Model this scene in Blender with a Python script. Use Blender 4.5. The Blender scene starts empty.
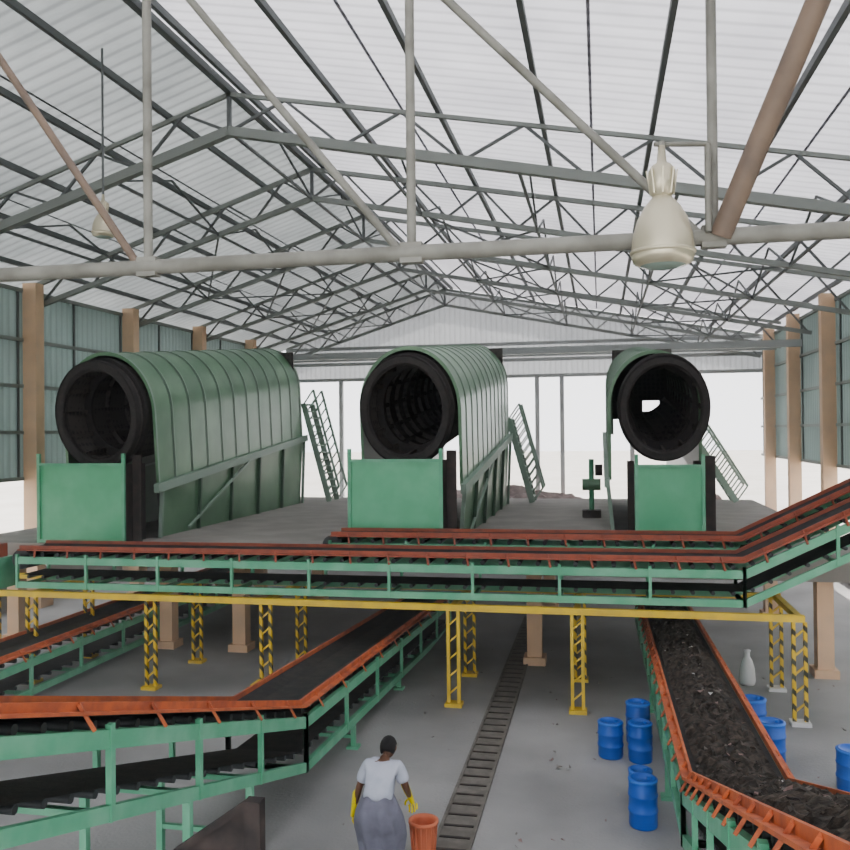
import bpy, bmesh, math, random
from mathutils import Vector, Matrix
random.seed(7)
scene=bpy.context.scene
V=Vector
try:
    scene.view_settings.look='AgX - Medium High Contrast'
except Exception: pass

# ------------------------------------------------------------------ materials
def mat(name,col,rough=0.6,metal=0.0,col2=None,nscale=4.0,bump=0.0,bscale=30.0,lo=0.4,hi=0.65,emit=0):
    m=bpy.data.materials.new(name); m.use_nodes=True
    nt=m.node_tree; b=nt.nodes['Principled BSDF']
    b.inputs['Roughness'].default_value=rough; b.inputs['Metallic'].default_value=metal
    b.inputs['Base Color'].default_value=(*col,1)
    tc=nt.nodes.new('ShaderNodeTexCoord')
    if col2:
        n=nt.nodes.new('ShaderNodeTexNoise'); n.inputs['Scale'].default_value=nscale; n.inputs['Detail'].default_value=6
        r=nt.nodes.new('ShaderNodeValToRGB')
        r.color_ramp.elements[0].position=lo; r.color_ramp.elements[0].color=(*col,1)
        r.color_ramp.elements[1].position=hi; r.color_ramp.elements[1].color=(*col2,1)
        nt.links.new(tc.outputs['Object'],n.inputs['Vector']); nt.links.new(n.outputs['Fac'],r.inputs['Fac'])
        nt.links.new(r.outputs['Color'],b.inputs['Base Color'])
    if bump>0:
        n2=nt.nodes.new('ShaderNodeTexNoise'); n2.inputs['Scale'].default_value=bscale; n2.inputs['Detail'].default_value=4
        bp=nt.nodes.new('ShaderNodeBump'); bp.inputs['Strength'].default_value=bump; bp.inputs['Distance'].default_value=0.03
        nt.links.new(tc.outputs['Object'],n2.inputs['Vector']); nt.links.new(n2.outputs['Fac'],bp.inputs['Height'])
        nt.links.new(bp.outputs['Normal'],b.inputs['Normal'])
    return m

def corrugated(name,col,col2,axis,freq,trans=0.0,wmix=.7):
    m=bpy.data.materials.new(name); m.use_nodes=True
    nt=m.node_tree; nt.nodes.clear()
    out=nt.nodes.new('ShaderNodeOutputMaterial')
    tc=nt.nodes.new('ShaderNodeTexCoord')
    w=nt.nodes.new('ShaderNodeTexWave'); w.wave_type='BANDS'; w.bands_direction=axis; w.inputs['Scale'].default_value=freq
    w.inputs['Distortion'].default_value=0
    bp=nt.nodes.new('ShaderNodeBump'); bp.inputs['Strength'].default_value=0.8; bp.inputs['Distance'].default_value=0.05
    nt.links.new(tc.outputs['Object'],w.inputs['Vector']); nt.links.new(w.outputs['Fac'],bp.inputs['Height'])
    n=nt.nodes.new('ShaderNodeTexNoise'); n.inputs['Scale'].default_value=0.5; n.inputs['Detail'].default_value=5
    r=nt.nodes.new('ShaderNodeValToRGB'); r.color_ramp.elements[0].position=.35; r.color_ramp.elements[1].position=.7
    r.color_ramp.elements[0].color=(*col,1); r.color_ramp.elements[1].color=(*col2,1)
    nt.links.new(tc.outputs['Object'],n.inputs['Vector']); nt.links.new(n.outputs['Fac'],r.inputs['Fac'])
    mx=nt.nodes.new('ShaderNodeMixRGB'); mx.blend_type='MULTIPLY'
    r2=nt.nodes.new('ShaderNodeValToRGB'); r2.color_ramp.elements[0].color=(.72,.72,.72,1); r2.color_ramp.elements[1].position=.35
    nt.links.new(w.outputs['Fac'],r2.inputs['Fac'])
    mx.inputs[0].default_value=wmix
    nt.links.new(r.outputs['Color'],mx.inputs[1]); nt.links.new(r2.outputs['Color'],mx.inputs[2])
    d=nt.nodes.new('ShaderNodeBsdfDiffuse'); nt.links.new(mx.outputs[0],d.inputs['Color']); nt.links.new(bp.outputs['Normal'],d.inputs['Normal'])
    if trans>0:
        t=nt.nodes.new('ShaderNodeBsdfTranslucent'); nt.links.new(mx.outputs[0],t.inputs['Color'])
        ms=nt.nodes.new('ShaderNodeMixShader'); ms.inputs[0].default_value=trans
        nt.links.new(d.outputs[0],ms.inputs[1]); nt.links.new(t.outputs[0],ms.inputs[2]); nt.links.new(ms.outputs[0],out.inputs[0])
    else: nt.links.new(d.outputs[0],out.inputs[0])
    return m

def hazard(name):
    m=mat(name,(0.75,0.5,0.02),0.5)
    nt=m.node_tree; b=nt.nodes['Principled BSDF']
    tc=nt.nodes.new('ShaderNodeTexCoord'); w=nt.nodes.new('ShaderNodeTexWave'); w.bands_direction='DIAGONAL'
    w.inputs['Scale'].default_value=2.6; w.inputs['Distortion'].default_value=0
    r=nt.nodes.new('ShaderNodeValToRGB'); r.color_ramp.interpolation='CONSTANT'
    r.color_ramp.elements[0].color=(0.75,0.52,0.05,1); r.color_ramp.elements[1].position=.68; r.color_ramp.elements[1].color=(.05,.05,.04,1)
    nt.links.new(tc.outputs['Object'],w.inputs['Vector']); nt.links.new(w.outputs['Fac'],r.inputs['Fac']); nt.links.new(r.outputs['Color'],b.inputs['Base Color'])
    return m

def perforated(name):
    m=mat(name,(0.03,0.03,0.03),0.8)
    nt=m.node_tree; b=nt.nodes['Principled BSDF']
    tc=nt.nodes.new('ShaderNodeTexCoord'); w=nt.nodes.new('ShaderNodeTexVoronoi'); w.inputs['Scale'].default_value=7; w.inputs['Randomness'].default_value=.25
    r=nt.nodes.new('ShaderNodeValToRGB')
    r.color_ramp.elements[0].position=.25; r.color_ramp.elements[0].color=(0.008,0.008,0.009,1); r.color_ramp.elements[1].position=.45; r.color_ramp.elements[1].color=(.12,.105,.10,1)
    nt.links.new(tc.outputs['Object'],w.inputs['Vector']); nt.links.new(w.outputs['Distance'],r.inputs['Fac']); nt.links.new(r.outputs['Color'],b.inputs['Base Color'])
    return m

M={}
M['green']=mat('green_paint',(0.14,0.42,0.26),.45,0,(0.22,0.50,0.34),3)
M['chute']=mat('green_chute_paint',(0.13,0.45,0.25),.4,0,(0.18,0.51,0.31),2)
M['tgreen']=mat('trommel_green_paint',(0.13,0.26,0.155),.28,0,(0.20,0.35,0.22),1.1)
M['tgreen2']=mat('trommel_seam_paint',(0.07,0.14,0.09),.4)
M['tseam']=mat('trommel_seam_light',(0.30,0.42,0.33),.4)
M['frame']=mat('frame_grey_green',(0.32,0.43,0.36),.5)
M['beamgrey']=mat('far_beam_grey',(0.42,0.45,0.45),.5)
M['orange']=mat('red_oxide_paint',(0.38,0.11,0.065),.6,0,(0.26,0.085,0.06),5)
M['orange2']=mat('orange_oxide_paint',(0.58,0.17,0.07),.6,0,(0.38,0.11,0.06),5)
M['belt']=mat('rubber_belt',(0.022,0.022,0.025),.8,0,(0.05,0.046,0.042),6,.4,25)
M['roller']=mat('dark_roller',(0.06,0.065,0.07),.5,.3)
M['rust']=perforated('drum_perforated_screen')
M['rustring']=mat('drum_ring_rubber',(0.022,0.020,0.021),.7,.0,(0.052,0.045,0.043),10,.3,40)
M['yellow']=mat('yellow_paint',(0.80,0.58,0.07),.5,0,(0.66,0.48,0.09),4)
M['hazard']=hazard('hazard_stripes')
M['steel']=mat('truss_grey_paint',(0.25,0.275,0.26),.6)
M['steel2']=mat('truss_dark_grey',(0.135,0.15,0.15),.6)
M['pipe']=mat('tie_pipe_paint',(0.31,0.31,0.28),.55,0,(0.21,0.21,0.185),3)
M['pipe2']=mat('brown_brace_paint',(0.26,0.195,0.15),.55,0,(0.18,0.14,0.115),3)
M['conc']=mat('concrete_floor',(0.25,0.25,0.25),.75,0,(0.43,0.43,0.43),.5,.3,20,.3,.7)
M['deck']=mat('deck_concrete',(0.30,0.28,0.26),.9,0,(0.40,0.375,0.35),1.2,.3,20)
M['pillar']=mat('beige_pillar',(0.78,0.55,0.37),.8,0,(0.68,0.49,0.34),2)
M['dirt']=mat('outside_ground',(0.5,0.48,0.45),.95,0,(0.42,0.40,0.36),.3)
M['waste']=mat('waste_heap',(0.20,0.13,0.12),.95,0,(0.42,0.32,0.30),3,1,8)
M['load']=mat('belt_waste_load',(0.022,0.018,0.015),.95,0,(0.12,0.095,0.075),14,1,14,.42,.75)
M['blue']=mat('blue_plastic',(0.02,0.11,0.48),.4,0,(0.03,0.14,0.55),3)
M['bluelid']=mat('blue_plastic_lid',(0.04,0.18,0.6),.4)
M['white']=mat('white_plastic',(0.7,0.7,0.7),.6)
M['drain']=mat('drain_grate',(0.15,0.14,0.125),.8,0,(0.23,0.21,0.19),6)
M['lampal']=mat('lamp_aluminium',(0.62,0.58,0.45),.33,.5)
M['glass']=mat('lamp_glass',(0.35,0.45,0.41),.15)
M['darkst']=mat('dark_steel_plate',(0.035,0.03,0.03),.7,.2,(0.08,0.06,0.055),5)
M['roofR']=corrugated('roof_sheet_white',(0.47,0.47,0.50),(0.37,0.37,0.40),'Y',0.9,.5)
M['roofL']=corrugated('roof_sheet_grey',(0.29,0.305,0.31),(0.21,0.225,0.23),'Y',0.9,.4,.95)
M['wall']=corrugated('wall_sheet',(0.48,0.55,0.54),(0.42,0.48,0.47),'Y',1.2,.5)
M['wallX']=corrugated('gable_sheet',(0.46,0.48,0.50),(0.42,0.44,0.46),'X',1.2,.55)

# ------------------------------------------------------------------ mesh builder
class MB:
    def __init__(s): s.v=[];s.f=[];s.m=[];s.ms=[];s.sm=[]
    def mi(s,k):
        if k not in s.ms: s.ms.append(k)
        return s.ms.index(k)
    def add(s,vs,fs,k,smooth=False):
        o=len(s.v); s.v+= [tuple(a) for a in vs]; i=s.mi(k)
        for f in fs: s.f.append([a+o for a in f]); s.m.append(i); s.sm.append(smooth)
    def box(s,c,sz,k):
        x,y,z=c; a,b,d=sz[0]/2,sz[1]/2,sz[2]/2
        vs=[(x+i*a,y+j*b,z+l*d) for i in(-1,1) for j in(-1,1) for l in(-1,1)]
        s.add(vs,[(0,1,3,2),(4,6,7,5),(0,4,5,1),(2,3,7,6),(0,2,6,4),(1,5,7,3)],k)
    def beam(s,p,q,w,h,k,up=(0,0,1)):
        p=V(p);q=V(q);d=(q-p).normalized();u=V(up)
        if abs(d.dot(u))>.98: u=V((0,1,0))
        r=d.cross(u).normalized(); u=r.cross(d).normalized()
        vs=[]
        for b in(p,q):
            for i,j in((-1,-1),(1,-1),(1,1),(-1,1)): vs.append(b+r*(i*w/2)+u*(j*h/2))
        s.add(vs,[(3,2,1,0),(4,5,6,7),(0,1,5,4),(1,2,6,5),(2,3,7,6),(3,0,4,7)],k)
    def cyl(s,p,q,r,k,n=10,r2=None,caps=True):
        p=V(p);q=V(q);d=(q-p).normalized();u=V((0,0,1))
        if abs(d.dot(u))>.98: u=V((0,1,0))
        a=d.cross(u).normalized(); b=a.cross(d).normalized()
        if r2 is None:r2=r
        vs=[p+(a*math.cos(t)+b*math.sin(t))*r for t in[2*math.pi*i/n for i in range(n)]]
        vs+=[q+(a*math.cos(t)+b*math.sin(t))*r2 for t in[2*math.pi*i/n for i in range(n)]]
        s.add(vs,[(i,(i+1)%n,n+(i+1)%n,n+i) for i in range(n)],k,True)
        if caps: s.add(vs,[tuple(range(n))[::-1],tuple(range(n,2*n))],k)
    def lathe(s,c,prof,k,n=24):
        vs=[];c=V(c)
        for r,z in prof:
            for i in range(n):
                t=2*math.pi*i/n; vs.append(c+V((r*math.cos(t),r*math.sin(t),z)))
        fs=[]
        for j in range(len(prof)-1):
            for i in range(n): fs.append((j*n+i,j*n+(i+1)%n,(j+1)*n+(i+1)%n,(j+1)*n+i))
        s.add(vs,fs,k,True)
    def loft(s,secs,k,closed=False,smooth=True):
        n=len(secs[0]); vs=[p for a in secs for p in a]; fs=[]
        for j in range(len(secs)-1):
            for i in range(n if closed else n-1):
                fs.append((j*n+i,j*n+(i+1)%n,(j+1)*n+(i+1)%n,(j+1)*n+i))
        s.add(vs,fs,k,smooth)
    def xf(s,mtx,start=0):
        for i in range(start,len(s.v)): s.v[i]=tuple(mtx@V(s.v[i]))
    def obj(s,name,loc=(0,0,0)):
        me=bpy.data.meshes.new(name); me.from_pydata(s.v,[],s.f)
        for k in s.ms: me.materials.append(M[k])
        me.polygons.foreach_set('material_index',s.m); me.polygons.foreach_set('use_smooth',s.sm)
        me.update()
        o=bpy.data.objects.new(name,me); scene.collection.objects.link(o); o.location=loc
        return o

# ------------------------------------------------------------------ shell
XL,XR,YE,YS=-16.0,7.5,42.0,-7.0
RX,RZ,EZ=-7.5,12.1,9.3
def roofz(x): return RZ-(RX-x)*(RZ-EZ)/(RX-XL) if x<RX else RZ-(x-RX)*(RZ-EZ)/(XR-RX)
def lowz(x): return 11.1-(RX-x)*.31 if x<RX else 11.1-(x-RX)*.2

m=MB(); m.box((-4.25,18,-.1),(24.5,50,.2),'conc'); m.obj('floor')
m=MB(); m.box((0,60,-.25),(300,300,.1),'dirt'); m.obj('outside_ground')
m=MB()
def slab(x0,z0,x1,z1,k,m):
    vs=[(x0,YS,z0),(x1,YS,z1),(x1,YE+.6,z1),(x0,YE+.6,z0)]
    m.add(vs,[(0,1,2,3)],k)
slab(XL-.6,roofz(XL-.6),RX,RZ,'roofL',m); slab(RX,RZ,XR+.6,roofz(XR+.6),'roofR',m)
for x in(-13.2,-10.3): m.beam((x,YS,roofz(x)-.012),(x,YE,roofz(x)-.012),.05,.012,'roofL')
for x in(-3.9,-.1,3.8): m.beam((x,YS,roofz(x)-.012),(x,YE,roofz(x)-.012),.05,.012,'roofR')
m.obj('ceiling_roof_sheeting')
m=MB()
xs=[1.02+2.05*k for k in range(-4,4)]+[-8.9-1.6*k for k in range(5)]
for x in xs: m.beam((x,YS,roofz(x)-.09),(x,YE,roofz(x)-.09),.085,.13,'steel2')
m.beam((RX,YS,RZ-.13),(RX,YE,RZ-.13),.14,.14,'steel2')
m.obj('roof_purlins')

def sidewall(x,name,cols,side):
    m=MB()
    m.box((x,(YS+YE)/2,(3.6+8.95)/2),(.05,YE-YS,8.95-3.6),'wall')
    m.box((x,(YS+YE)/2,.5),(.2,YE-YS,1.0),'deck')
    for z in(3.6,4.9,6.2,7.5,8.9): m.box((x-side*.1,(YS+YE)/2,z),(.1,YE-YS,.1),'steel')
    y=YS+2
    while y<YE:
        m.box((x-side*.06,y,6.3),(.05,.07,5.3),'steel2'); y+=2.6
    m.obj(name)
    for y in cols:
        c=MB(); c.box((x-side*.33,y,4.6),(.42,.36,9.0),'pillar'); c.box((x-side*.42,y,.25),(.6,.55,.5),'pillar'); c.obj('concrete_column')
sidewall(XL,'wall_left',[0,6,11.3,16.0,21.3,26.4,31.5,36.6],-1)
sidewall(XR,'wall_right',[0,5,10,14.8,19.6,24.5,29.3,34.2,38.9],1)
m=MB()
m.add([(XL,YE,7.45),(XR,YE,7.45),(XR,YE,EZ-.1),(RX,YE,RZ-.1),(XL,YE,EZ-.1)],[(0,1,2,3,4)],'wallX')
for z in(7.5,8.3,9.1): m.box((-4.25,YE-.15,z),(23.4,.15,.16),'beamgrey')
for x in(-13,-10,-6.5,-3.0,-1.8,1.5,4.6): m.box((x,YE-.1,3.75),(.2,.2,7.5),'beamgrey')
m.obj('wall_back')
m=MB()
for y,z in((33,7.9),(37.5,8.2)):
    m.beam((XL+.3,y,z),(XR-.3,y,z),.2,.26,'beamgrey')
m.obj('cross_beams')

def truss(Y,first=False):
    m=MB()
    def line(f,a,b,w):
        m.beam((a,Y,f(a)),(b,Y,f(b)),w,w,'steel')
    up=lambda x: roofz(x)-.22
    for f,w in((up,.08 if first else .11),(lowz,.19 if first else .13)):
        line(f,XL+.2,RX,w); line(f,RX,XR-.2,w)
    def web(a,b,n):
        for i in range(n):
            x0=a+(b-a)*i/n; x1=a+(b-a)*(i+1)/n; xm=(x0+x1)/2
            m.beam((x0,Y,lowz(x0)),(xm,Y,up(xm)),.055,.055,'steel2')
            m.beam((xm,Y,up(xm)),(x1,Y,lowz(x1)),.055,.055,'steel2')
    web(XL+.3,RX,4 if first else 5); web(RX,XR-.3,6 if first else 8)
    m.beam((RX,Y,lowz(RX)),(RX,Y,RZ-.2),.08,.08,'steel2')
    m.obj('roof_truss')
TY=[16.5,21.7,26.8,31.9,37.0,41.6]
for y in TY: truss(y,y==16.5)
m=MB()
bx=(-13,-10.2,-7.5,-4.5,-1.5,1.5,4.5)
for i,x in enumerate(bx):
    for a,b in zip(TY[:-1],TY[1:]):
        mid=(a+b)/2
        m.beam((x,a,lowz(x)),(x,b,lowz(x)),.06,.06,'steel2')
        m.beam((x,a,lowz(x)),(x,mid,roofz(x)-.2),.045,.045,'steel2'); m.beam((x,mid,roofz(x)-.2),(x,b,lowz(x)),.045,.045,'steel2')
for a,b in zip(TY[1:-1],TY[2:]):
    for x0,x1 in((-13,-10.2),(-4.5,-1.5),(1.5,4.5)):
        m.beam((x0,a,lowz(x0)),(x1,b,lowz(x1)),.045,.045,'steel2'); m.beam((x1,a,lowz(x1)),(x0,b,lowz(x0)),.045,.045,'steel2')
m.obj('roof_bracing')
m=MB(); YA=8.2; ZC=6.57
m.cyl((XL+.1,YA,ZC),(XR-.1,YA,ZC),.08,'pipe',12)
px=[1.045+2.85*i for i in range(-5,3)]
for x in px: m.cyl((x,YA,ZC),(x,YA,roofz(x)-.15),.047,'pipe',10); m.box((x,YA,ZC),(.22,.12,.2),'pipe')
for i,x in enumerate(px):
    if i>0 and x<1.5: m.cyl((x-.1,YA,ZC),(x-2.85,YA,roofz(x-2.85)-1.6),.042,'pipe2' if x<-4 else 'pipe',10)
m.cyl((1.1,YA-.05,ZC),(2.35,7.0,9.7),.10,'pipe2',12)
for a,b in((XL+.2,RX),(RX,XR-.2)): m.beam((a,YA,roofz(a)-.2),(b,YA,roofz(b)-.2),.12,.14,'steel')
m.obj('near_roof_truss')

# ------------------------------------------------------------------ lamps
def lamp(x,y,zb,s,arm=None,rod=None):
    m=MB(); c=(x,y,zb)
    m.lathe(c,[(.20*s,.0),(.26*s,.03*s),(.275*s,.08*s),(.275*s,.16*s),(.26*s,.28*s),(.22*s,.42*s),(.16*s,.53*s),(.10*s,.60*s),(.075*s,.63*s)],'lampal',32)
    m.lathe(c,[(.0,-.03*s),(.12*s,-.02*s),(.20*s,.0),(.25*s,.05*s)],'glass',32)
    m.lathe(c,[(.275*s,.10*s),(.29*s,.11*s),(.29*s,.13*s),(.275*s,.14*s)],'lampal',32)
    m.lathe(c,[(.075*s,.62*s),(.11*s,.65*s),(.12*s,.75*s),(.12*s,.85*s),(.09*s,.90*s),(.045*s,.93*s),(.03*s,1.08*s),(0,1.08*s)],'lampal',24)
    for i in range(8):
        t=i*math.pi/4; m.beam((x+.10*s*math.cos(t),y+.10*s*math.sin(t),zb+.64*s),(x+.135*s*math.cos(t),y+.135*s*math.sin(t),zb+.86*s),.012,.03,'lampal')
    if arm:
        m.cyl((x,y,zb+1.05*s),(x,y,zb+1.12*s),.03,'pipe'); m.cyl((x-.06,y,zb+1.1*s),arm,.022,'pipe'); m.cyl(arm,(arm[0],arm[1],6.6),.03,'pipe')
    if rod: m.cyl((x,y,zb+s),(x,y,rod),.02,'steel2')
    m.obj('high_bay_lamp')
lamp(.57,7.9,6.27,1.0,arm=(.99,8.1,7.4))
lamp(-8.56,13.55,8.3,.7,rod=roofz(-8.56)-.1)

# ------------------------------------------------------------------ deck
m=MB(); DZ=2.4
m.box((-4.75,23.65,DZ-.12),(19.5,13.5,.24),'deck')
for y in(17.1,23,29.8): m.beam((-14.3,y,DZ-.35),(4.8,y,DZ-.35),.3,.22,'deck')
for x in(-13.5,-9.6,-7.85,-1.37,4.2):
    for y in(17.7,23,29.6):
        m.box((x,y,1.08),(.30,.30,2.16),'pillar'); m.box((x,y,.08),(.45,.45,.16),'pillar')
m.obj('concrete_deck')

# ------------------------------------------------------------------ trommel
def trommel(X,Y0,R,chute,zc=5.25,L=10.3,tilt=math.radians(6),cx=0,cz=0,cr=.15,c0=.5):
    E=.83; m=MB(); n=40
    Mx=Matrix.Translation((X,Y0,zc))@Matrix.Rotation(tilt,4,'X')
    def ring(r,y,e=E): return [(r*e*math.cos(2*math.pi*i/n),y,r*math.sin(2*math.pi*i/n)) for i in range(n)]
    m.loft([ring(R,0),ring(R,.16)],'rustring',True)
    m.loft([ring(R*.96,.16),ring(R*.96,L-.3)],'rust',True)
    m.loft([ring(R*.82,.03),ring(R*.86,.0),ring(R*.97,.0),ring(R,.03)],'rustring',True,False)
    m.loft([ring(R*.90,.05),ring(R*.90,L-.3)],'rust',True)
    for k in range(12):
        y=.1+k*(L-.6)/11; ri=R*(.73 if k==1 else .81)
        m.loft([ring(R*.9,y),ring(ri,y),ring(ri,y+.08),ring(R*.9,y+.08)],'rustring' if k<2 else 'rust',True,False)
    for i in range(12):
        t=2*math.pi*i/12; a=(R*.84*E*math.cos(t),.1,R*.84*math.sin(t)); b=(a[0],L-.4,a[2]); m.beam(a,b,.05,.10,'rust')
    hx0,hx1,hz0,hz1=.02,.56,-.90,-.54
    for x0,x1,z0,z1 in((-R*E,hx0,-R,R),(hx1,R*E,-R,R),(hx0,hx1,-R,hz0),(hx0,hx1,hz1,R)):
        m.box(((x0+x1)/2,L-.25,(z0+z1)/2),(x1-x0,.05,z1-z0),'rust')
    m.loft([ring(R*.97,.3),ring(R*1.04,.3),ring(R*1.04,.45),ring(R*.97,.45)],'rustring',True,False)
    Rc=R+cr
    def sec(y,r):
        p=[(cx+r*E,y,-1.68)]
        for i in range(0,25):
            t=math.pi*i/24; p.append((cx+r*E*math.cos(t),y,cz+r*math.sin(t)))
        p.append((cx-r*E,y,-1.68)); return p
    m.loft([sec(c0,Rc),sec(L,Rc)],'tgreen')
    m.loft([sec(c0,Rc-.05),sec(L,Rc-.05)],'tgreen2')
    m.loft([sec(c0,Rc-.05),sec(c0,Rc+.03)],'tgreen',smooth=False); m.loft([sec(c0,Rc+.03),sec(c0+.07,Rc+.03)],'frame'); m.loft([sec(c0+.07,Rc+.03),sec(c0+.07,Rc)],'frame',smooth=False)
    y=c0+.85
    while y<L-.1:
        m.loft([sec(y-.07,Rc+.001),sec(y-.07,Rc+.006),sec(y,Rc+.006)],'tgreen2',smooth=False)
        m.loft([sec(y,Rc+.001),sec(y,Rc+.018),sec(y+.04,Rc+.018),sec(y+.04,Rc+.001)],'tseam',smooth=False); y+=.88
    m.loft([sec(L,Rc),sec(L,R*.8)],'tgreen',smooth=False)
    for sx in(-1,1):
        x=cx+sx*(Rc*E+.06)
        m.beam((x,c0-.2,-1.72),(x,L+.2,-1.72),.12,.2,'frame')
    m.xf(Mx)
    def W(x,y,z): return Mx@V((x,y,z))
    for sx in(-1,1):
        xt=cx+sx*(Rc*E); xb=cx+sx*(Rc*E-.12)
        a=W(xt,c0+.1,-1.75); b=W(xt,L,-1.75)
        m.add([a,b,(X+xb,b.y,DZ),(X+xb,a.y+.1,DZ)],[(0,1,2,3)],'tgreen')
        for k in range(6):
            f=k/5; p=a.lerp(b,f); m.beam(p+V((sx*.05,0,0)),(X+xb+sx*.05,p.y+.1,DZ),.08,.08,'frame' if k in(0,5) else 'tgreen2')
        p=a.lerp(b,.15); q=a.lerp(b,.5); m.beam((X+xb+sx*.08,p.y,DZ+.1),q+V((sx*.08,0,-.1)),.06,.06,'frame')
    for sx in(-1,1):
        m.box((X+sx*R*E*.75,Y0+.5,(DZ+zc-R)/2),(.14,.3,zc-R-DZ),'darkst')
    x0,x1,yf,zt,zb=chute
    yb=yf+.85
    m.box(((x0+x1)/2,yf,(zt+zb)/2),(x1-x0,.03,zt-zb),'chute'); m.box((x0,(yf+yb)/2,(zt+zb)/2),(.03,yb-yf,zt-zb),'chute'); m.box((x1,(yf+yb)/2,(zt+zb)/2),(.03,yb-yf,zt-zb),'darkst')
    for x in(x0,x1): m.box((x,yf-.03,(zt+zb)/2+.12),(.07,.07,zt-zb+.25),'green')
    m.box(((x0+x1)/2,yf-.03,zt),(x1-x0,.06,.06),'green'); m.box(((x0+x1)/2,yf-.03,zb+.04),(x1-x0,.06,.08),'green')
    m.box((x1+.17,yf+.25,(zt+zb)/2+.1),(.20,.06,zt-zb+.2),'darkst')
    return m.obj('trommel_screen')
trommel(-11.15,17.3,1.24,(-12.35,-10.26,16.98,4.15,2.41))
trommel(-4.02,17.4,1.17,(-5.1,-3.17,16.98,4.22,2.41))
trommel(1.36,18.9,1.14,(.74,2.08,18.4,4.04,2.41),cx=-.16,cz=.02,cr=.06,c0=.8)

# ------------------------------------------------------------------ conveyors
def conveyor(name,path,dirv,lat,w,h,paint='green',rail='orange',post=1.35,legs=None,hoop=.7,waste=False,skirt=.08):
    m=MB(); D=V(dirv); Lv,O=V(lat[0]),V(lat[1])
    P=lambda s,l,z: O+D*s+Lv*l+V((0,0,z))
    segs=list(zip(path[:-1],path[1:]))
    def zat(s):
        for (s0,z0),(s1,z1) in segs:
            if min(s0,s1)<=s<=max(s0,s1): return z0+(z1-z0)*(s-s0)/(s1-s0)
    for off,k in((0,'belt'),(-h+.24,'belt')):
        secs=[]
        for s,z in path:
            tr=.07 if off==0 else 0
            secs.append([P(s,-w/2,z+off),P(s,-w/4,z+off-tr),P(s,w/4,z+off-tr),P(s,w/2,z+off)])
        m.loft(secs,k,smooth=False)
    for (s0,z0),(s1,z1) in segs:
        L=math.hypot(s1-s0,z1-z0)
        for l in(-1,1):
            o=l*(w/2+.03)
            m.beam(P(s0,o,z0+.02),P(s1,o,z1+.02),.03,skirt,rail)
            m.beam(P(s0,o+l*.05,z0-.02),P(s1,o+l*.05,z1-.02),.08,.025,rail)
            m.beam(P(s0,o+l*.06,z0-.22),P(s1,o+l*.06,z1-.22),.07,.14,paint)
            m.beam(P(s0,o+l*.06,z0-.14-h+.2),P(s1,o+l*.06,z1-.14-h+.2),.07,.12,paint)
            n=max(1,round(L/post))
            for i in range(n+1):
                f=i/n; s=s0+(s1-s0)*f; z=z0+(z1-z0)*f
                m.beam(P(s,o+l*.08,z-.10),P(s,o+l*.08,z-h),.05,.06,paint)
            nh=max(1,round(L/hoop))
            for i in range(nh):
                f=(i+.5)/nh; s=s0+(s1-s0)*f; z=z0+(z1-z0)*f
                m.beam(P(s,o+l*.02,z+.05),P(s+.05,o+l*.12,z-.16),.035,.025,rail)
        n=max(2,int(L/.32))
        for i in range(n):
            f=(i+.5)/n; s=s0+(s1-s0)*f; z=z0+(z1-z0)*f
            m.cyl(P(s,-w/2,z-.12),P(s,w/2,z-.12),.04,'roller',8)
            m.cyl(P(s,-w/2,z-h+.2),P(s,w/2,z-h+.2),.035,'roller',8)
        n=max(1,round(L/post))
        for i in range(n+1):
            f=i/n; s=s0+(s1-s0)*f; z=z0+(z1-z0)*f
            m.beam(P(s,-w/2,z-h+.04),P(s,w/2,z-h+.04),.06,.06,paint)
    for s,z in(path[0],path[-1]):
        m.cyl(P(s,-w/2,z-.22),P(s,w/2,z-.22),.2,'roller',16)
    if legs:
        for s in legs:
            z=zat(s)
            if z is None: continue
            for l in(-1,1):
                o=l*(w/2+.1); m.beam(P(s,o,z-h),P(s,o,0),.07,.07,paint); m.box(P(s,o,.02),(.18,.18,.04),paint)
            m.beam(P(s,-w/2-.1,(z-h)*.5),P(s,w/2+.1,(z-h)*.5),.05,.05,paint)
    if waste:
        rnd=random.Random(5); secs=[]; s=path[0][0]
        while s<path[-1][0]:
            z=zat(s); row=[]
            for j in range(17):
                u=-1+j/8; hgt=.10*(1-u*u)+ (rnd.uniform(-.035,.05) if 0<j<16 else 0)
                row.append(P(s+rnd.uniform(-.02,.02),u*w*.44,z-.035+.03*abs(u)+hgt))
            secs.append(row); s+=.07
        m.loft(secs,'load',smooth=False)
        for i in range(900):
            s=random.uniform(path[0][0],path[-1][0]); z=zat(s)
            l=random.gauss(0,w*.18); l=max(-w*.42,min(w*.42,l))
            c=P(s,l,z+.07-.1*abs(l/w)); r=random.uniform(.015,.055)
            vs=[c+V((random.uniform(-1,1),random.uniform(-1,1),random.uniform(-.2,.8)))*r for _ in range(5)]
            m.add(vs,[(0,1,2),(0,2,3),(0,3,4),(1,2,4),(0,1,4),(2,3,4)],random.choice(['load','belt','load','darkst','drain','waste']) if random.random()<.96 else 'white')
    return m.obj(name)
conveyor('belt_conveyor',[(3.0,3.58),(10.36,1.32),(21,.70)],(0,1,0),((1,0,0),(-4.26,0,0)),.85,.85,rail='orange2',post=1.7,legs=[4.4,7.2,8.6,12.5,15.5],hoop=1.1)
conveyor('belt_conveyor',[(6,.98),(24,.93)],(0,1,0),((1,0,0),(-10.55,0,0)),.85,.8,rail='orange2',post=1.5)
conveyor('belt_conveyor',[(2.4,3.55),(9.2,1.2),(21,.86)],(0,1,0),((1,0,0),(1.36,0,0)),.90,.72,rail='orange2',post=1.3,legs=[5,8,11.5,15],waste=True,hoop=.55)
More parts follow.
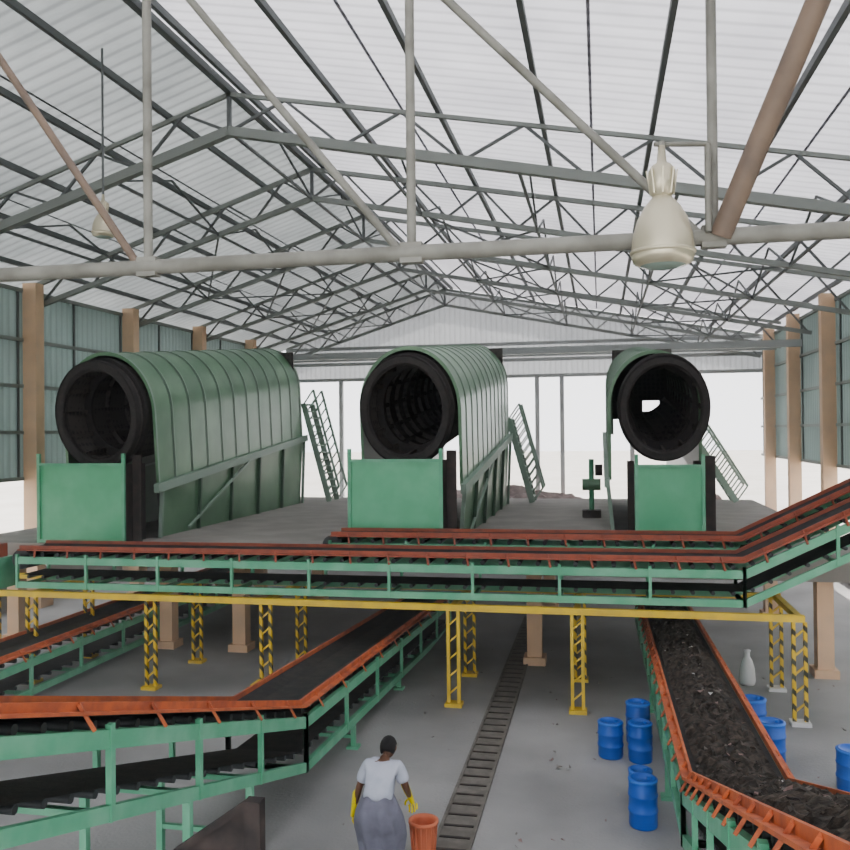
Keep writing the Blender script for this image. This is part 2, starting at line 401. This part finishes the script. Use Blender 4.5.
conveyor('elevated_belt_conveyor',[(-11.25,2.58),(2.3,2.62),(6.6,4.76)],(1,0,0),((0,-1,0),(0,15.25,0)),.75,.76,post=1.5)
conveyor('elevated_belt_conveyor',[(-5.2,2.80),(2.45,2.83),(6.6,4.90)],(1,0,0),((0,-1,0),(0,16.35,0)),.62,.5,post=1.6)
m=MB(); m.box((-11.75,14.75,2.55),(.36,.3,.26),'orange'); m.cyl((-11.75,14.4,2.6),(-11.75,14.75,2.6),.12,'orange',16); m.box((-11.75,14.9,2.1),(.36,.5,.6),'green'); m.obj('conveyor_drive_motor')

m=MB()
for y in(14.72,16.6):
    m.beam((-13.4,y,1.72),(3.2,y,1.72),.11,.11,'yellow')
LX=[-13.2,-10.9,-8.36,-6.05,-2.56,-.42,3.12]
for i,x in enumerate(LX):
    for y in(14.72,16.6):
        kk='hazard' if (i in(1,2,3,6) ) or y>15 else 'yellow'
        for dx in(-.09,.09): m.box((x+dx,y,.83),(.055,.07,1.66),kk)
        for z in(.2,.5,.8,1.1,1.4): m.beam((x-.09,y,z),(x+.09,y,z+.16),.03,.03,'yellow')
        m.box((x,y,.03),(.3,.25,.06),'yellow' if i!=6 else 'white')
    m.beam((x,14.72,1.72),(x,16.6,1.72),.1,.1,'yellow')
m.obj('yellow_support_frame')
m=MB(); m.box((-5.95,14.3,.15),(.26,.3,.3),'yellow'); m.box((-5.95,14.3,.33),(.32,.36,.06),'yellow'); m.obj('yellow_bin')

def stair(top,bot,wd,name='steel_staircase'):
    m=MB(); t=V(top);b=V(bot)
    for s in(0,wd):
        o=V((0,s,0)); m.beam(t+o,b+o,.08,.18,'frame'); m.beam(t+o+V((.35,0,.5)),b+o+V((.35,0,.5)),.06,.07,'frame')
        for k in range(12): p=t.lerp(b,k/11)+o; m.beam(p,p+V((.35,0,.5)),.04,.04,'frame')
    n=14
    for k in range(1,n): p=t.lerp(b,k/n); m.box(p+V((0,wd/2,0)),(.22,wd,.04),'frame')
    m.box(t+V((-.2,wd/2,0)),(.5,wd,.06),'frame')
    m.obj(name)
stair((-10.05,28.0,5.8),(-9.15,28.0,DZ+.05),.9)
stair((-2.95,28.0,5.2),(-2.2,28.0,DZ+.05),.9)
stair((2.75,29.0,5.0),(4.3,29.0,DZ+.05),.8)
m=MB(); m.box((-.25,24,2.5),(.5,.4,.2),'darkst'); m.cyl((-.25,24,2.5),(-.25,24,4.0),.07,'green'); m.cyl((-.5,24,3.3),(0,24,3.3),.16,'tgreen',14); m.box((-.05,24,3.7),(.2,.2,.3),'darkst'); m.obj('green_gear_motor')

def heap(x,y,rx,ry,h,seed):
    rnd=random.Random(seed); m=MB(); N=34; g=[]
    ph=[rnd.uniform(0,6) for _ in range(6)]
    for i in range(N+1):
        for j in range(N+1):
            u=-1+2*i/N; v=-1+2*j/N; e=(1-abs(u)**6)*(1-v*v)
            z=h*e*(1+.06*math.sin(5*u+ph[0])+.05*math.sin(13*u+ph[2])+rnd.uniform(-.10,.10))
            g.append((x+u*rx,y+v*ry,max(z,0)))
    m.add(g,[(i*(N+1)+j,(i+1)*(N+1)+j,(i+1)*(N+1)+j+1,i*(N+1)+j+1) for i in range(N) for j in range(N)],'waste')
    m.obj('waste_heap')
heap(-5.5,39.5,6.5,1.6,1.95,1); heap(3.6,39.5,2.4,1.6,1.75,2)

m=MB(); m.box((-1.73,13,.012),(.38,18,.02),'drain')
for s in(-.21,.21): m.box((-1.73+s,13,.02),(.04,18,.03),'drain')
y=4.2
while y<22: m.box((-1.73,y,.025),(.36,.04,.015),'darkst'); y+=.3
m.obj('floor_drain_grating')

def drum(x,y,r=.19,h=.6):
    m=MB(); c=(x,y,0)
    m.lathe(c,[(0,.0),(r*.95,0),(r,.02),(r,h*.3),(r*1.05,h*.32),(r*1.05,h*.36),(r,h*.38),(r,h*.62),(r*1.05,h*.64),(r*1.05,h*.68),(r,h*.7),(r,h*.9),(r*.93,h*.96),(r*.93,h),(r*.8,h),(r*.78,h*.97),(0,h*.97)],'blue',24)
    m.lathe(c,[(r*1.0,h*.93),(r*1.04,h*.94),(r*1.04,h*.98),(r*.94,h*.99)],'bluelid',24)
    m.cyl((x+r*.4,y,h*.96),(x+r*.4,y,h*1.03),r*.14,'bluelid',10)
    m.obj('blue_drum')
for a in((.10,12.85,.18,.52),(.52,12.75,.17,.56),(.52,13.5,.18,.62),(.46,10.67,.17,.58),(.46,11.35,.15,.42),(2.28,14.0,.19,.62),(2.36,13.0,.19,.6),(3.23,12.2,.2,.55)): drum(*a)

m=MB(); m.lathe((2.66,16.9,0),[(0,0),(.13,0),(.15,.08),(.13,.3),(.09,.45),(.05,.52),(.05,.60),(.07,.64),(0,.66)],'white',16); m.obj('white_sack')
m=MB()
for i in range(120):
    x=random.choice([random.uniform(-3.3,-2.0),random.uniform(2.6,6),random.uniform(-1.2,.2)]); y=random.uniform(9.5,19); r=random.uniform(.015,.05)
    vs=[V((x,y,.02))+V((random.uniform(-1,1),random.uniform(-1,1),random.uniform(-.2,.8)))*r for _ in range(5)]
    m.add(vs,[(0,1,2),(0,2,3),(0,3,4),(1,2,4),(0,1,4),(2,3,4)],random.choice(['drain','deck','waste','drain']))
m.obj('floor_debris')
m=MB(); 
m.box((-2.40,5.6,1.12),(.12,.1,2.24),'darkst'); m.add([(-2.44,5.6,2.2),(-3.0,5.6,1.8),(-3.0,5.6,1.2),(-2.44,5.6,1.2)],[(0,1,2,3)],'darkst')
m.beam((-2.44,5.6,2.22),(-3.0,5.6,1.82),.06,.05,'darkst'); m.box((-3.0,5.6,.9),(.1,.1,1.8),'darkst')
m.obj('steel_chute_plate')

# ------------------------------------------------------------------ person
M['skin']=mat('skin_brown',(0.15,0.075,0.045),.55)
M['hair']=mat('hair_black',(0.012,0.011,0.012),.7,0,None,4,.6,120)
M['shirt']=mat('shirt_white_blue',(0.50,0.52,0.60),.85,0,(0.43,0.46,0.54),6,.3,14)
M['trouser']=mat('lungi_grey',(0.21,0.21,0.27),.9,0,(0.17,0.17,0.215),6,.4,14)
M['glove']=mat('glove_yellow',(0.82,0.68,0.02),.5)
M['basket']=mat('basket_orange',(0.62,0.20,0.11),.6)
M['eye']=mat('eye_white',(0.7,0.68,0.65),.3)
def skin(name,chains,k,parent,sub=2):
    vs=[];es=[];rs=[];roots=[]
    for ch in chains:
        pts,edges=ch; o=len(vs); roots.append(o)
        for p,r in pts: vs.append(p); rs.append(r)
        es+=[(a+o,b+o) for a,b in edges]
    me=bpy.data.meshes.new(name); me.from_pydata(vs,es,[]); me.update()
    o=bpy.data.objects.new(name,me); scene.collection.objects.link(o); me.materials.append(M[k])
    md=o.modifiers.new('skin','SKIN'); md.use_smooth_shade=True; md.branch_smoothing=.4
    if not me.skin_vertices:
        bpy.context.view_layer.objects.active=o; bpy.ops.mesh.customdata_skin_add()
    for i,r in enumerate(rs):
        sv=me.skin_vertices[0].data[i]; sv.radius=(r if isinstance(r,tuple) else (r,r)); sv.use_root=i in roots
    s=o.modifiers.new('sub','SUBSURF'); s.levels=sub; s.render_levels=sub
    o.parent=parent
    return o
per=bpy.data.objects.new('worker_person',None); scene.collection.objects.link(per); per.location=(-2.38,8.97,0)
J=dict(pel=(0,-.14,.72),sp=(0,-.08,.90),ch=(0,.06,1.08),nb=(0,.16,1.18),nk=(0.01,.22,1.22),
 sL=(-.165,.12,1.15),eL=(-.26,.06,.90),wL=(-.335,.12,.64), sR=(.165,.12,1.15),eR=(.255,.12,.92),wR=(.255,.30,.74),
 hL=(-.10,-.14,.69),kL=(-.18,.20,.46),aL=(-.15,-.06,.10),fL=(-.16,.06,.045),tL=(-.17,.14,.035),
 hR=(.10,-.14,.69),kR=(.17,.22,.46),aR=(.15,-.04,.10),fR=(.16,.08,.045),tR=(.17,.16,.035))
N=list(J); R_={'pel':.12,'sp':.10,'ch':.12,'nb':.08,'nk':.055,'sL':.055,'eL':.04,'wL':.027,'sR':.055,'eR':.04,'wR':.027,'hL':.085,'kL':.055,'aL':.035,'fL':.035,'tL':.022,'hR':.085,'kR':.055,'aR':.035,'fR':.035,'tR':.022}
E_=[('pel','sp'),('sp','ch'),('ch','nb'),('nb','nk'),('ch','sL'),('sL','eL'),('eL','wL'),('ch','sR'),('sR','eR'),('eR','wR'),('pel','hL'),('hL','kL'),('kL','aL'),('aL','fL'),('fL','tL'),('pel','hR'),('hR','kR'),('kR','aR'),('aR','fR'),('fR','tR')]
skin('body',[([(J[k],R_[k]) for k in N],[(N.index(a),N.index(b)) for a,b in E_])],'skin',per)
def sub(names,rad,edges,nm,k):
    skin(nm,[([(J[a] if isinstance(a,str) else a,r) for a,r in zip(names,rad)],edges)],k,per)
lerp=lambda a,b,t: tuple(V(J[a]).lerp(V(J[b]),t))
sub([(0,-.12,.80),'sp','ch',lerp('ch','nb',.85),'sL',lerp('sL','eL',.85),'sR',lerp('sR','eR',.85)],[(.21,.17),(.19,.155),(.19,.15),(.10,.09),.095,.075,.095,.075],[(0,1),(1,2),(2,3),(2,4),(4,5),(2,6),(6,7)],'shirt','shirt')
def cloth():
    m=MB(); n=48; secs=[]
    for z,rx,ry,cy in((.90,.165,.13,-.10),(.84,.20,.165,-.12),(.76,.235,.205,-.12),(.66,.26,.24,-.08),(.56,.27,.25,-.02),(.46,.265,.245,.03),(.36,.25,.23,.04),(.28,.235,.21,.04)):
        row=[]
        for i in range(n):
            t=2*math.pi*i/n; f=1+(.90-z)*.10*math.sin(9*t+z*4)+.03*math.sin(4*t+1)
            cleft=1-.30*math.exp(-((t-1.5*math.pi)/.25)**2)*(1 if z<.8 else .3)
            row.append((rx*f*math.cos(t),cy+ry*f*cleft*math.sin(t),z+.02*math.sin(5*t)))
        secs.append(row)
    m.loft(secs,'trouser',True)
    m.loft([[ (a*.97,b*.97-.002,c) for a,b,c in r] for r in secs[::-1]],'trouser',True)
    o=m.obj('lungi'); o.parent=per
cloth()
def hand(w,d,nrm,side,nm,curl=.35,s=1.0):
    w=V(w);d=V(d).normalized();nrm=V(nrm);nrm=(nrm-d*nrm.dot(d)).normalized();lat=d.cross(nrm)*side
    ch=[([(w-d*.18*s,.050),(w-d*.05*s,.042),(w,.035),(w+d*.045*s,(.042,.026)),(w+d*.085*s,(.044,.022))],[(0,1),(1,2),(2,3),(3,4)])]
    for i,(o,l) in enumerate(((-.035,.072),(-.012,.084),(.011,.078),(.034,.060))):
        p=w+d*.075*s+lat*o*s; pts=[(p,.0115)]; a=0; q=p
        for fr in(.45,.3,.25):
            a+=curl; q=q+(d*math.cos(a)+nrm*math.sin(a))*l*fr*s; pts.append((q,.011))
        ch.append((pts,[(0,1),(1,2),(2,3)]))
    p=w+d*.025*s-lat*.025*s; q=p+(d*.5-lat*.8+nrm*.2).normalized()*.035*s; r=q+(d*.9-lat*.3+nrm*.4).normalized()*.032*s
    ch.append(([(p,.014),(q,.013),(r,.011)],[(0,1),(1,2)]))
    skin(nm,ch,'glove',per,1)
hand(J['wL'],(-.20,.15,-1),(1,.1,0),1,'glove_left',s=1.3)
hand(J['wR'],(.25,.35,-.9),(0,-1,-.3),-1,'glove_right',s=1.3,curl=.5)
def head():
    bm=bmesh.new(); bmesh.ops.create_uvsphere(bm,u_segments=32,v_segments=24,radius=1)
    for v in bm.verts:
        x,y,z=v.co
        jaw=max(0,-z); x*=1-.28*jaw; y=y*(1-.12*jaw)+.12*jaw*(1 if y>0 else .3)
        if y>.6: 
            nose=math.exp(-((x/.13)**2)-((z+.12)/.20)**2); y+=.22*nose
            for sx in(-1,1): y-=.10*math.exp(-((x-sx*.33)/.14)**2-((z-.05)/.10)**2)
            y+=.06*math.exp(-(x/.25)**2-((z+.45)/.07)**2)
        v.co=(x*.082,y*.098,z*.112)
    me=bpy.data.meshes.new('head'); bm.to_mesh(me); bm.free()
    for p in me.polygons:p.use_smooth=True
    me.materials.append(M['skin']); o=bpy.data.objects.new('head',me); scene.collection.objects.link(o)
    T=Matrix.Translation((.02,.29,1.275))@Matrix.Rotation(-.75,4,'X')@Matrix.Rotation(-.2,4,'Z')
    o.parent=per; o.matrix_local=T
    bm=bmesh.new(); bmesh.ops.create_uvsphere(bm,u_segments=32,v_segments=24,radius=1)
    for v in list(bm.verts):
        x,y,z=v.co; cut=(-.62 if y<0.1 else .25+.3*y)
        if z<cut: z=cut; x*=.93;y*=.93
        k=1+.03*math.sin(23*x)*math.sin(19*z)
        v.co=(x*.093*k,y*.108*k-.004,z*.124*k+.003)
    me=bpy.data.meshes.new('hair'); bm.to_mesh(me); bm.free(); me.materials.append(M['hair'])
    for p in me.polygons:p.use_smooth=True
    h=bpy.data.objects.new('hair',me); scene.collection.objects.link(h); h.parent=per; h.matrix_local=T
    m=MB()
    for sx in(-1,1):
        st=len(m.v); m.lathe((0,0,0),[(0,-.012),(.009,-.008),(.012,0),(.009,.008),(0,.012)],'eye',12)
        for i in range(st,len(m.v)): m.v[i]=(m.v[i][0]+sx*.026,m.v[i][1]+.080,m.v[i][2]+.006)
        st=len(m.v); m.lathe((0,0,0),[(0,-.03),(.012,-.022),(.017,0),(.014,.02),(0,.03)],'skin',12)
        for i in range(st,len(m.v)): m.v[i]=(m.v[i][0]*.6+sx*.088,m.v[i][1],m.v[i][2]-.012)
    m.box((0,.096,-.052),(.04,.006,.008),'orange')
    e=m.obj('eyes_ears'); e.parent=per; e.matrix_local=T
head()
m=MB(); m.lathe((0,0,0),[(0,0.02),(.11,.02),(.12,0),(.13,.1),(.15,.39),(.17,.40),(.17,.43),(.14,.43),(.13,.39),(.11,.04),(0,.04)],'basket',24)
for i in range(16):
    t=2*math.pi*i/16; m.beam((.125*math.cos(t),.125*math.sin(t),.02),(.155*math.cos(t),.155*math.sin(t),.40),.012,.02,'basket')
m.obj('plastic_basket',(-2.38+.38,8.97+.44,0))

# ------------------------------------------------------------------ dusty air in the hall
hz=bpy.data.materials.new('dusty_air'); hz.use_nodes=True; nt=hz.node_tree; nt.nodes.clear()
o_=nt.nodes.new('ShaderNodeOutputMaterial'); vs_=nt.nodes.new('ShaderNodeVolumeScatter'); vs_.inputs['Density'].default_value=.012; vs_.inputs['Anisotropy'].default_value=.5
vs_.inputs['Color'].default_value=(.94,.99,.99,1)
nt.links.new(vs_.outputs[0],o_.inputs['Volume']); M['haze']=hz
m=MB(); m.box((-4.25,17,6.2),(23.0,49.0,12.6),'haze'); m.obj('dusty_air')

w=bpy.data.worlds.new('World'); scene.world=w; w.use_nodes=True
bg=w.node_tree.nodes['Background']; bg.inputs['Color'].default_value=(.96,.98,1,1); bg.inputs['Strength'].default_value=3.3
sun=bpy.data.lights.new('sun','SUN'); sun.energy=9; sun.angle=.02; sun.color=(1,.96,.90)
so=bpy.data.objects.new('sun',sun); scene.collection.objects.link(so); so.rotation_euler=(math.radians(-18),math.radians(12),0)

cam=bpy.data.cameras.new('camera'); co=bpy.data.objects.new('camera',cam); scene.collection.objects.link(co)
cam.lens=36; cam.sensor_width=36; cam.clip_end=500
a=math.atan(175/850)
co.matrix_world=Matrix.Translation((0,0,4.8))@Matrix.Rotation(a,4,'Z')@Matrix.Rotation(math.pi/2+.0082,4,'X')@Matrix.Rotation(-.01,4,'Z')
scene.camera=co
